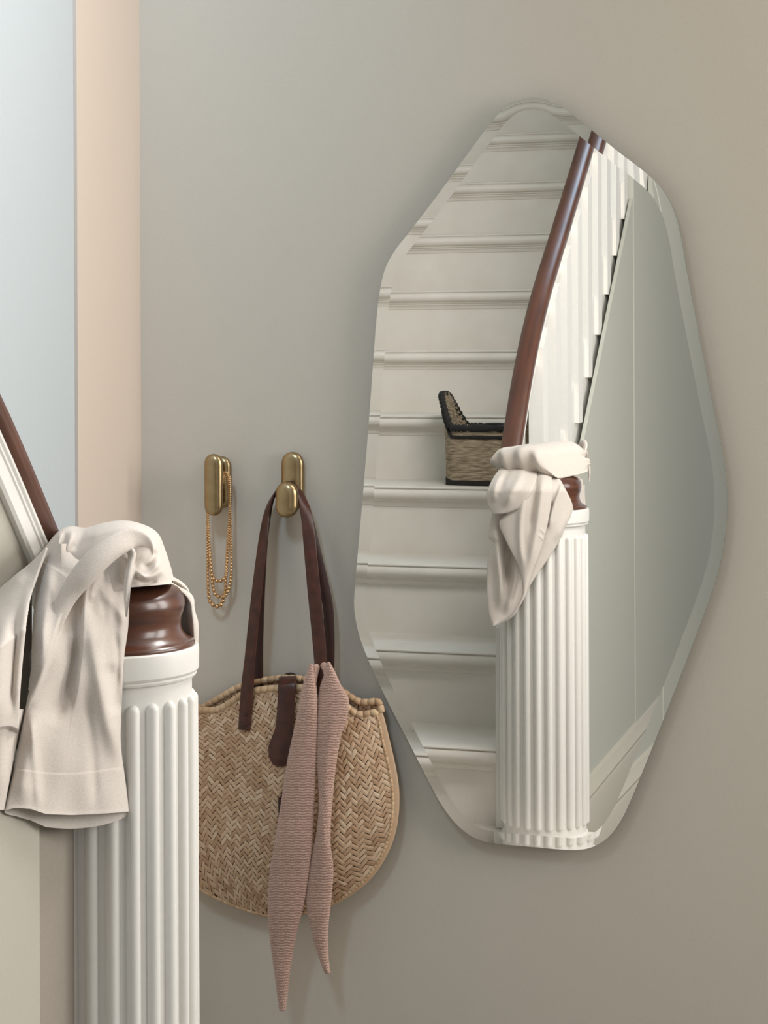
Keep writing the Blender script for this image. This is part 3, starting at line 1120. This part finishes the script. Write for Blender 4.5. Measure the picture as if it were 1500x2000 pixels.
# ------------------------------------------------------------------ knit scarf
def scarf_tail(left, right, y0, y1, depth_fn, bulge, ny, nxx=44, twist=None):
    ys = np.linspace(y0, y1, ny)
    xl, xr = by_y(left, ys), by_y(right, ys)
    rows = (y1 - y0) / 5.25
    u = np.linspace(0, 1, nxx)[None, :]
    t = 2 * u - 1
    X = xl[:, None] + (xr - xl)[:, None] * u
    Y = np.repeat(ys[:, None], nxx, 1)
    ph = np.linspace(0, 1, ny)[:, None] * rows
    ridge = np.abs(np.sin(math.pi * ph))
    bead = 0.5 + 0.5 * np.cos(2 * math.pi * X / 3.1 + math.pi * (np.floor(ph) % 2))
    E = np.sqrt(np.maximum(0, 1 - t * t))
    base = depth_fn(X, Y)
    YF_ = base - bulge * E - 0.0027 * ridge * (0.50 + 0.50 * bead)
    XJ = X + 12 * ridge * np.sign(t) * np.maximum(0, np.abs(t) - 0.9)
    YJ = Y + 0.8 * np.sin(X * 0.3)
    YK = base + 0.5 * bulge * E
    vs = []
    for j in range(ny):
        for i in range(nxx):
            vs.append(P(XJ[j, i], YJ[j, i], YF_[j, i]))
        for i in range(nxx - 2, 0, -1):
            vs.append(P(X[j, i], Y[j, i], YK[j, i]))
    nu = nxx * 2 - 2
    fs = grid_faces(nu, ny, True)
    fs.append(tuple(range(nu)))
    fs.append(tuple(reversed(range((ny - 1) * nu, ny * nu))))
    return vs, fs


L1 = [(604, 1299), (598, 1318), (590, 1345), (580, 1400), (563, 1480), (549, 1570), (537, 1645), (528, 1700), (524, 1760), (527, 1825), (537, 1905), (546, 1974)]
R1 = [(611, 1297), (614, 1320), (618, 1350), (619, 1400), (618, 1450), (615, 1550), (608, 1660), (601, 1722), (592, 1770), (576, 1838), (566, 1900), (558, 1974)]
L2 = [(640, 1292), (635, 1312), (625, 1345), (619, 1400), (617, 1440), (618, 1480), (622, 1530), (623, 1580), (618, 1630), (607, 1680), (600, 1720), (597, 1750), (603, 1795), (616, 1848), (630, 1890), (636, 1902)]
R2 = [(643, 1293), (654, 1312), (667, 1342), (680, 1363), (678, 1398), (665, 1440), (655, 1500), (650, 1550), (646, 1600), (645, 1650), (650, 1690), (649, 1730), (645, 1770), (640, 1820), (641, 1870), (645, 1902)]


def d1(x, y):
    return np.where(y > 1380, -0.066, -0.054 - 0.012 * (y - 1297) / 83) + 0.022 * np.clip((y - 1650) / 200, 0, 1)


def d2(x, y):
    base = np.where(y > 1400, -0.062, -0.050 - 0.012 * (y - 1293) / 107) + 0.022 * np.clip((y - 1650) / 200, 0, 1)
    tw = folds(x, y, [('r', 0.006, 9, [(665, 1370), (645, 1440), (635, 1520), (638, 1600), (646, 1650)]), ('s', 0.008, 14, [(640, 1665), (632, 1590), (622, 1520), (618, 1450)])])
    return base - tw * 0.55


v1, f1 = scarf_tail(L1, R1, 1297, 1974, d1, 0.0095, 780)
v2, f2 = scarf_tail(L2, R2, 1293, 1902, d2, 0.009, 700)
b_ = len(v1)
vs = v1 + v2
fs = f1 + [tuple(b_ + i for i in f) for f in f2]
# the band that passes behind the strap and joins the two tails
band = crom([tuple(P(611, 1335, -0.056)), tuple(P(617, 1306, -0.046)), tuple(P(626, 1300, -0.033)), tuple(P(635, 1302, -0.044)), tuple(P(644, 1335, -0.054))], 40)
tv, tf = tube_vf([tuple(q) for q in band], [0.0065] * 40, 14)
b_ = len(vs)
vs = vs + tv
fs = fs + [tuple(b_ + i for i in f) for f in tf]
scarf = mesh('knit_scarf', vs, fs, M['knit'])
tag(scarf, 'dusty pink garter-knit scarf with two pointed tails looped on the straw bag strap', 'scarf')

# ------------------------------------------------------------------ linen shirt over the newel post
shirt = empty('linen_shirt', D(150, 1600, 2.1), 'crumpled natural linen shirt thrown over the newel post and handrail end', 'shirt')


def lift_z(p):
    return p


def sheet_tube(name, left, right, y0, y1, base_fn, b_front, b_back, fl, ny, nxx, back_extra=0.0, to3=D, bottom_y=None, parent=None):
    """closed flattened tube of cloth; the front layer carries the folds, open at both ends"""
    ys = np.linspace(y0, y1, ny)
    xl, xr = by_y(left, ys), by_y(right, ys)
    u = np.linspace(0, 1, nxx)[None, :]
    v = np.linspace(0, 1, ny)[:, None]
    X = xl[:, None] + (xr - xl)[:, None] * u
    Y = np.repeat(ys[:, None], nxx, 1)
    if bottom_y is not None:
        Y = y0 + (np.interp(X, [q[0] for q in bottom_y], [q[1] for q in bottom_y]) - y0) * v
    E = np.sqrt(np.maximum(0, 1 - (2 * u - 1) ** 2)) * np.ones_like(X)
    DF = base_fn(X, Y) - b_front * E - folds(X, Y, fl) * np.minimum(1, 3.0 * E + 0.15) - wobble(X, Y) * E
    YB2 = Y + back_extra * E * np.maximum(0, (v - 0.5) * 2) ** 2
    DB = base_fn(X, YB2) + b_back * E
    vs = []
    for j in range(ny):
        for i in range(nxx):
            vs.append(to3(X[j, i], Y[j, i], DF[j, i]))
        for i in range(nxx - 2, 0, -1):
            vs.append(to3(X[j, i], YB2[j, i], DB[j, i]))
    return mesh(name, vs, grid_faces(2 * nxx - 2, ny, True), M['linen'], parent or shirt, True)


# sleeve hanging on the camera side
SLL = [(98, 1062), (86, 1085), (74, 1130), (66, 1190), (62, 1260), (60, 1330), (52, 1375), (40, 1440), (30, 1490), (20, 1540), (8, 1584)]
SLR = [(200, 1062), (232, 1085), (247, 1130), (252, 1190), (250, 1230), (243, 1280), (240, 1330), (237, 1400), (236, 1450), (243, 1510), (249, 1550), (253, 1586)]
HEM = [(8, 1583), (30, 1578), (60, 1580), (90, 1590), (140, 1592), (190, 1590), (230, 1587), (253, 1585)]
SF = [('s', 0.020, 40, [(178, 1095), (165, 1140), (140, 1172), (118, 1215), (102, 1270), (80, 1330), (62, 1370)][::-1]),
      ('s', 0.014, 34, [(222, 1080), (190, 1112), (166, 1146), (160, 1200), (157, 1255), (150, 1330), (140, 1400)]),
      ('r', 0.012, 17, [(172, 1170), (180, 1230), (188, 1290), (200, 1350), (214, 1420), (236, 1500)]),
      ('r', 0.006, 12, [(250, 1235), (240, 1205), (226, 1182), (206, 1160), (196, 1120)]),
      ('r', 0.006, 11, [(247, 1100), (240, 1150), (240, 1210), (236, 1270)]),
      ('r', -0.013, 18, [(150, 1240), (135, 1320), (112, 1385), (95, 1420)]),
      ('r', -0.010, 14, [(212, 1290), (222, 1340), (232, 1400)]),
      ('r', 0.010, 18, [(70, 1380), (62, 1440), (50, 1520), (42, 1585)]),
      ('r', 0.008, 14, [(95, 1090), (84, 1180), (76, 1280)]),
      ('r', 0.005, 8, [(60, 1400), (66, 1460), (72, 1530), (75, 1592)]),
      ('r', 0.004, 9, [(100, 1090), (98, 1150), (88, 1230), (78, 1320)]),
      ('r', 0.005, 8, [(200, 1110), (186, 1140), (178, 1180)]),
      ('r', -0.004, 6, [(226, 1230), (230, 1290), (228, 1350)]),
      ('r', -0.004, 10, [(165, 1330), (172, 1400), (182, 1480), (186, 1592)])]


def sbase(x, y):
    # follows the round of the newel, lies over the panel beside it and swings out over the cap
    sp = lambda z: 0.5 * (z + np.sqrt(z * z + 4900.0)) - 0.0
    k_ = np.clip((y - 1080) / 220, 0, 1)
    d = 2.098 + 0.0009 * sp(x - 230) - 0.00074 * sp(165 - x) * k_ * k_ * (3 - 2 * k_)
    return d + 0.014 * np.clip((1200 - y) / 130, 0, 2) ** 1.2 + 0.10 * np.clip((1112 - y) / 50, 0, 1) ** 1.6 * np.clip((x - 120) / 50, 0, 1)


sleeve = sheet_tube('sleeve', SLL, SLR, 1062, 1586, sbase, 0.020, 0.006, SF, 300, 120, bottom_y=HEM, back_extra=27)
# hem turned up, a slightly raised second layer
HL = [(20, 1497), (14, 1540), (7, 1585)]
HR = [(242, 1497), (249, 1545), (254, 1587)]
HT = [(20, 1500), (70, 1505), (150, 1509), (242, 1506)]
nx_, nv_ = 110, 50
u = np.linspace(0, 1, nx_)[None, :]
v = np.linspace(0, 1, nv_)[:, None]
YT = 1499 + 10 * np.sin(math.pi * np.minimum(1, u * 1.1))
XA, XB = by_y(SLL, YT[0])[None, :], by_y(SLR, YT[0])[None, :]
X = XA + (8 - XA) * v + (XB + (253 - XB) * v - XA - (8 - XA) * v) * u
Y = YT + (np.interp(X, [q[0] for q in HEM], [q[1] for q in HEM]) - YT) * v
E = np.sqrt(np.maximum(0, 1 - (2 * u - 1) ** 2))
rim = 0.0012 * (-np.exp(-(v / 0.03) ** 2) + np.exp(-((1 - v) / 0.06) ** 2))
DH = sbase(X, Y) - 0.020 * E - folds(X, Y, SF) * np.minimum(1, 3.0 * E + 0.15) - wobble(X, Y) * E - 0.0016 - rim * 0.6
vs = [D(X[j, i], Y[j, i], DH[j, i]) for j in range(nv_) for i in range(nx_)]
mesh('hem', vs, grid_faces(nx_, 50), M['linen'], sleeve)

# the left panel hanging from the rail
LPT = [(-84, 1216), (-40, 1186), (0, 1152), (35, 1122), (62, 1100), (92, 1070)]
LPB = [(-84, 1436), (-40, 1428), (0, 1420), (20, 1419), (34, 1425)]
LPR = [(92, 1070), (74, 1120), (60, 1165), (49, 1225), (41, 1300), (36, 1370), (34, 1425)]
LF = [('r', 0.010, 13, [(60, 1112), (30, 1140), (0, 1172), (-40, 1215)]), ('r', 0.012, 14, [(18, 1180), (4, 1250), (-5, 1330), (-10, 1425)]), ('r', -0.008, 10, [(36, 1180), (26, 1280), (18, 1400)]), ('r', 0.008, 8, [(60, 1140), (46, 1220), (36, 1300), (30, 1410)])]
nu_, nv_ = 90, 150
tc_, bc_, rc_ = side_curve(LPT, nu_), side_curve(LPB, nu_), side_curve(LPR, nv_)
v = np.linspace(0, 1, nv_)[:, None]
u = np.linspace(0, 1, nu_)[None, :]
X = tc_[None, :, 0] * (1 - v) + bc_[None, :, 0] * v
Y = tc_[None, :, 1] * (1 - v) + bc_[None, :, 1] * v
X = X + (rc_[:, 0:1] - X[:, -1:]) * u ** 2
Y = Y + (rc_[:, 1:2] - Y[:, -1:]) * u ** 2
DL = 2.105 - np.minimum(1, v * 2.2) * (0.085 + 0.00085 * (82 - X)) - folds(X, Y, LF) - wobble(X, Y)
vs = [D(X[j, i], Y[j, i], DL[j, i]) for j in range(nv_) for i in range(nu_)]
lp = mesh('front_panel', vs, grid_faces(nu_, nv_), M['linen'], shirt)
so = lp.modifiers.new('t', 'SOLIDIFY')
so.thickness = 0.003
so.offset = 0
# turned-under edge of that panel
vs = []
for i in range(nu_):
    for k in range(8):
        t = k / 7
        yy = bc_[i, 1] + 34 * t * (0.35 + 0.65 * math.sin(math.pi * min(1, (i / (nu_ - 1)) * 1.0)))
        vs.append(D(bc_[i, 0] + 2 * t, yy, DL[-1, i] + 0.022 * math.sin(math.pi / 2 * t)))
mesh('front_panel_edge', vs, grid_faces(8, nu_), M['linen'], shirt)
# inner layer seen below that panel
ILL = [(-80, 1380), (-80, 1450), (-80, 1600)]
ILR = [(50, 1370), (45, 1400), (38, 1430), (24, 1500), (8, 1585)]
sheet_tube('inner_panel', ILL, ILR, 1385, 1582, lambda x, y: 2.040 - 0.00085 * (82 - x), 0.006, 0.003, [('r', 0.008, 16, [(10, 1300), (5, 1580)]), ('r', 0.007, 12, [(-25, 1300), (-30, 1580)])], 100, 50)

# the bundle on top of the cap: closed lump with a front (direct view) and a back (mirror view)
TT = [(58, 1102), (88, 1066), (115, 1036), (133, 1031), (160, 1034), (200, 1023), (243, 1020), (278, 1029), (303, 1046), (317, 1077), (329, 1111), (337, 1138)]
TB = [(58, 1104), (80, 1130), (110, 1150), (140, 1162), (170, 1165), (200, 1160), (225, 1154), (250, 1148), (272, 1146), (295, 1144), (318, 1142), (337, 1140)]
nU, nV = 170, 70
ct, cbm = side_curve(TT, nU), side_curve(TB, nU)
TF = [('r', 0.009, 9, [(240, 1080), (252, 1110), (250, 1146)]),
      ('r', 0.010, 8, [(318, 1092), (296, 1116), (272, 1130), (256, 1136)]),
      ('r', -0.012, 8, [(308, 1072), (292, 1098), (278, 1114)]),
      ('r', 0.010, 6, [(120, 1034), (116, 1060), (104, 1092)]),
      ('r', -0.010, 5, [(129, 1036), (122, 1062), (114, 1092)]),
      ('r', 0.010, 6, [(144, 1030), (136, 1058), (124, 1090)]),
      ('r', -0.006, 6, [(168, 1030), (158, 1052), (140, 1078)]),
      ('r', 0.008, 9, [(150, 1060), (200, 1036), (262, 1030), (305, 1058)]),
      ('r', 0.007, 5, [(262, 1112), (285, 1128), (304, 1124), (322, 1108)]),
      ('r', -0.006, 6, [(262, 1122), (282, 1139), (310, 1134)])]
aa = np.linspace(0, math.pi, nV)[:, None]
uu = np.linspace(0, 1, nU)[None, :]
tq = (1 - np.cos(aa)) / 2
X = ct[None, :, 0] + (cbm - ct)[None, :, 0] * tq
Y = ct[None, :, 1] + (cbm - ct)[None, :, 1] * tq
e = np.sin(aa)
ew = np.sqrt(np.maximum(0, 1 - (2 * uu - 1) ** 2)) ** np.where(uu > 0.5, 0.65, 0.6)
shp = ew * np.where(aa < math.pi / 2, np.maximum(e, 0) ** 0.55, 1.0)
D0 = 2.203 + 0.050 * (1 - tq)
DF = D0 - (0.096 + 0.040 * (1 - tq)) * shp - folds(X, Y, TF) * np.minimum(1, 2 * e * ew + 0.05)
OF = 0.072 * shp + 0.005 * e * np.sin(X * 0.09)
vs = [D(X[j, i], Y[j, i], DF[j, i]) for j in range(nV) for i in range(nU)]
for j in range(1, nV):
    for i in range(nU):
        vs.append(D(X[j, i], Y[j, i], D0[j, 0]) + Vector((-0.35 * OF[j, i], OF[j, i], 0)))
fs = grid_faces(nU, nV)
nb = nU * nV
for j in range(nV - 1):
    for i in range(nU - 1):
        def bidx(jj, ii):
            return ii if jj == 0 else nb + (jj - 1) * nU + ii
        fs.append((bidx(j, i), bidx(j + 1, i), bidx(j + 1, i + 1), bidx(j, i + 1)))
shoulder = mesh('shoulder', vs, fs, M['linen'], shirt)


def cloth_roll(name, ctrl, parent, flat=0.62, seg=26, n_=110):
    """twisted roll of cloth: ctrl = (x px, y px, depth m, half width px)"""
    c = crom(ctrl, n_)
    vs = []
    for i in range(n_):
        a, b = c[max(0, i - 1)], c[min(n_ - 1, i + 1)]
        tx, ty = b[0] - a[0], b[1] - a[1]
        l_ = math.hypot(tx, ty) or 1
        nx_, ny_ = -ty / l_, tx / l_
        r = max(0.6, c[i][3])
        for k in range(seg):
            an = 2 * math.pi * k / seg
            w_ = r * math.cos(an) * (1 + 0.04 * math.sin(i * 0.21 + 1.0))
            h_ = r * math.sin(an) * flat + 1.2 * math.sin(3 * an + i * 0.06)
            vs.append(D(c[i][0] + nx_ * w_, c[i][1] + ny_ * w_, c[i][2] - h_ * 0.00058))
    fs = grid_faces(seg, n_, True)
    fs += [tuple(range(seg)), tuple(reversed(range((n_ - 1) * seg, n_ * seg)))]
    return mesh(name, vs, fs, M['linen'], parent)


cloth_roll('twisted_fold', [(64, 1350, 2.026, 9), (74, 1308, 2.026, 13), (92, 1250, 2.042, 16), (112, 1202, 2.053, 18), (135, 1160, 2.062, 20), (162, 1124, 2.065, 23), (194, 1090, 2.076, 25), (228, 1064, 2.092, 23), (258, 1051, 2.110, 19), (280, 1056, 2.124, 14), (292, 1074, 2.138, 9), (290, 1094, 2.150, 4)], shoulder)
cloth_roll('sleeve_edge', [(218, 1090, 2.098, 3), (234, 1076, 2.100, 7), (248, 1070, 2.104, 8), (257, 1082, 2.106, 8), (254, 1104, 2.098, 7), (250, 1132, 2.090, 7), (248, 1162, 2.086, 6), (247, 1205, 2.086, 2)], sleeve, 0.7)


# the part hanging on the wall side, seen in the mirror
def mbase(x, y):
    d = 4.074 - 0.044 * np.maximum(0, 1 - ((x - 1036) / 88.0) ** 2)
    return d + 0.10 * np.clip((962 - y) / 48, 0, 1.5) ** 1.8


PCL = [(1056, 900), (1062, 940), (1066, 980), (1058, 1020), (1046, 1060), (1036, 1100), (1028, 1140), (1021, 1166)]
PCR = [(1078, 900), (1089, 925), (1099, 945), (1109, 964), (1118, 985), (1119, 1003), (1106, 1025), (1092, 1058), (1070, 1092), (1045, 1128), (1032, 1150), (1025, 1167)]
sheet_tube('back_loop', PCL, PCR, 900, 1167, lambda x, y: mbase(x, y) + 0.006, 0.004, 0.003,
           [('s', 0.012, 14, [(1100, 925), (1092, 955), (1080, 985), (1070, 1015), (1066, 1045)]), ('r', 0.008, 7, [(1114, 950), (1116, 985), (1102, 1025), (1080, 1062)]),
            ('r', -0.007, 5, [(1078, 975), (1070, 1005), (1066, 1040)]), ('r', 0.005, 5, [(1074, 890), (1082, 920), (1096, 950)])], 170, 60, to3=MD)
PBL = [(1042, 900), (1034, 925), (1016, 965), (992, 1001), (975, 1020), (985, 1050), (1000, 1080), (1012, 1105), (1019, 1135), (1020, 1160), (1008, 1185), (990, 1205), (963, 1222)]
PBR = [(1070, 900), (1077, 930), (1079, 960), (1074, 1000), (1066, 1040), (1054, 1080), (1042, 1110), (1031, 1145), (1025, 1166), (1013, 1188), (1000, 1206), (970, 1223)]
sheet_tube('back_panel', PBL, PBR, 900, 1222, lambda x, y: mbase(x, y) - 0.010, 0.005, 0.003,
           [('r', 0.010, 10, [(1066, 886), (1062, 940), (1054, 1000), (1044, 1060), (1030, 1130)]), ('r', -0.008, 6, [(1050, 900), (1046, 950), (1040, 1000), (1034, 1050)]),
            ('r', 0.006, 7, [(1030, 950), (1018, 1000), (1016, 1060), (1024, 1120)]), ('r', 0.002, 2.5, [(1053, 1030), (1066, 1044), (1075, 1056)]), ('r', 0.002, 2.5, [(1050, 1042), (1062, 1056), (1070, 1066)])], 220, 80, to3=MD)
PAL = [(1006, 890), (986, 905), (968, 925), (957, 945), (950, 966), (953, 985), (963, 1003)]
PAR = [(1046, 890), (1050, 915), (1044, 950), (1032, 974), (1016, 991), (1002, 998), (988, 1003)]
sheet_tube('back_shoulder', PAL, PAR, 890, 1003, lambda x, y: mbase(x, y) - 0.016, 0.005, 0.003,
           [('r', 0.009, 9, [(1030, 890), (1018, 925), (1000, 960), (982, 995)]), ('r', -0.007, 6, [(1006, 895), (988, 930), (974, 965)]), ('r', 0.007, 6, [(985, 915), (968, 945), (962, 985)])], 110, 70, to3=MD)
M2L = [(965, 985), (961, 1005), (953, 1048), (963, 1060), (954, 1085), (950, 1150), (952, 1180), (955, 1205), (961, 1221)]
M2R = [(1000, 985), (1008, 1060), (1018, 1110), (1024, 1140), (1022, 1165), (1010, 1188), (995, 1208), (968, 1222)]
sheet_tube('back_sleeve', M2L, M2R, 985, 1222, lambda x, y: 4.075, 0.010, 0.004,
           [('r', 0.014, 9, [(968, 1010), (972, 1080), (978, 1140), (975, 1200)]), ('r', -0.012, 8, [(988, 1020), (992, 1090), (990, 1150)]), ('r', 0.012, 9, [(1008, 1080), (1002, 1150), (985, 1205)])], 160, 60, to3=MD)

# ------------------------------------------------------------------ seagrass basket on the stair
zt = ZN0 + RISE * 3
p0 = MY(875, 945, -1.76)
pc = MY(956, 945, -1.76)
bx, by = pc.x, -1.775
basket = empty('basket', (bx, by, zt), 'small seagrass basket with black-bordered peaked ends standing on a stair tread', 'basket')
hw, hd, H0, HP = 0.110, 0.074, 0.152, 0.088
NA = 200


def bas(a, t, grow=0.0):
    """a around, t = height fraction; rounded rectangle plan, ends rising to peaks"""
    ca, sa = math.cos(a), math.sin(a)
    e = 0.38
    x = math.copysign(abs(ca) ** e, ca)
    y = math.copysign(abs(sa) ** e, sa)
    ex = max(0.0, (abs(x) - 0.74) / 0.26)
    top = H0 + HP * ex ** 1.25
    flare = 1 + 0.03 * t
    lean = 0.0 if t < 0.6 else 0.012 * ex * (t - 0.6) / 0.4
    return Vector((bx + x * (hw * flare + grow + lean), by + y * (hd * flare + grow) * (1 - 0.35 * ex * max(0, (t - 0.62) / 0.38)), zt + top * t))


NT = 40
vs = [bas(2 * math.pi * k / NA, 0.02 + 0.98 * j / NT, 0.0007 * math.sin(j * math.pi * 0.9) * math.sin(k * 1.3)) for j in range(NT + 1) for k in range(NA)]
fs = grid_faces(NA, NT + 1, True)
fs.append(tuple(reversed(range(NA))))
body = mesh('body', vs, fs, M['seagrass'], basket)
so = body.modifiers.new('t', 'SOLIDIFY')
so.thickness = 0.006


def ring_cord(name, t, r, mat, amp=0.0):
    path = [bas(2 * math.pi * k / NA, t, 0.002) for k in range(NA)]
    rad = [r * (1 + amp * math.sin(k * 1.9)) for k in range(NA)]
    vs, fs = tube_vf(path, rad, 8, True)
    mesh(name, vs, fs, mat, basket)


ring_cord('rim_braid', 0.985, 0.0085, M['blackcord'], 0.2)
ring_cord('border_stripe', 0.83, 0.0045, M['blackcord'], 0.1)
vs = [bas(2 * math.pi * k / NA, t, 0.0015) for t in (0.0, 0.03, 0.06, 0.09) for k in range(NA)]
mesh('base_band', vs, grid_faces(NA, 4, True), M['blackcord'], basket)
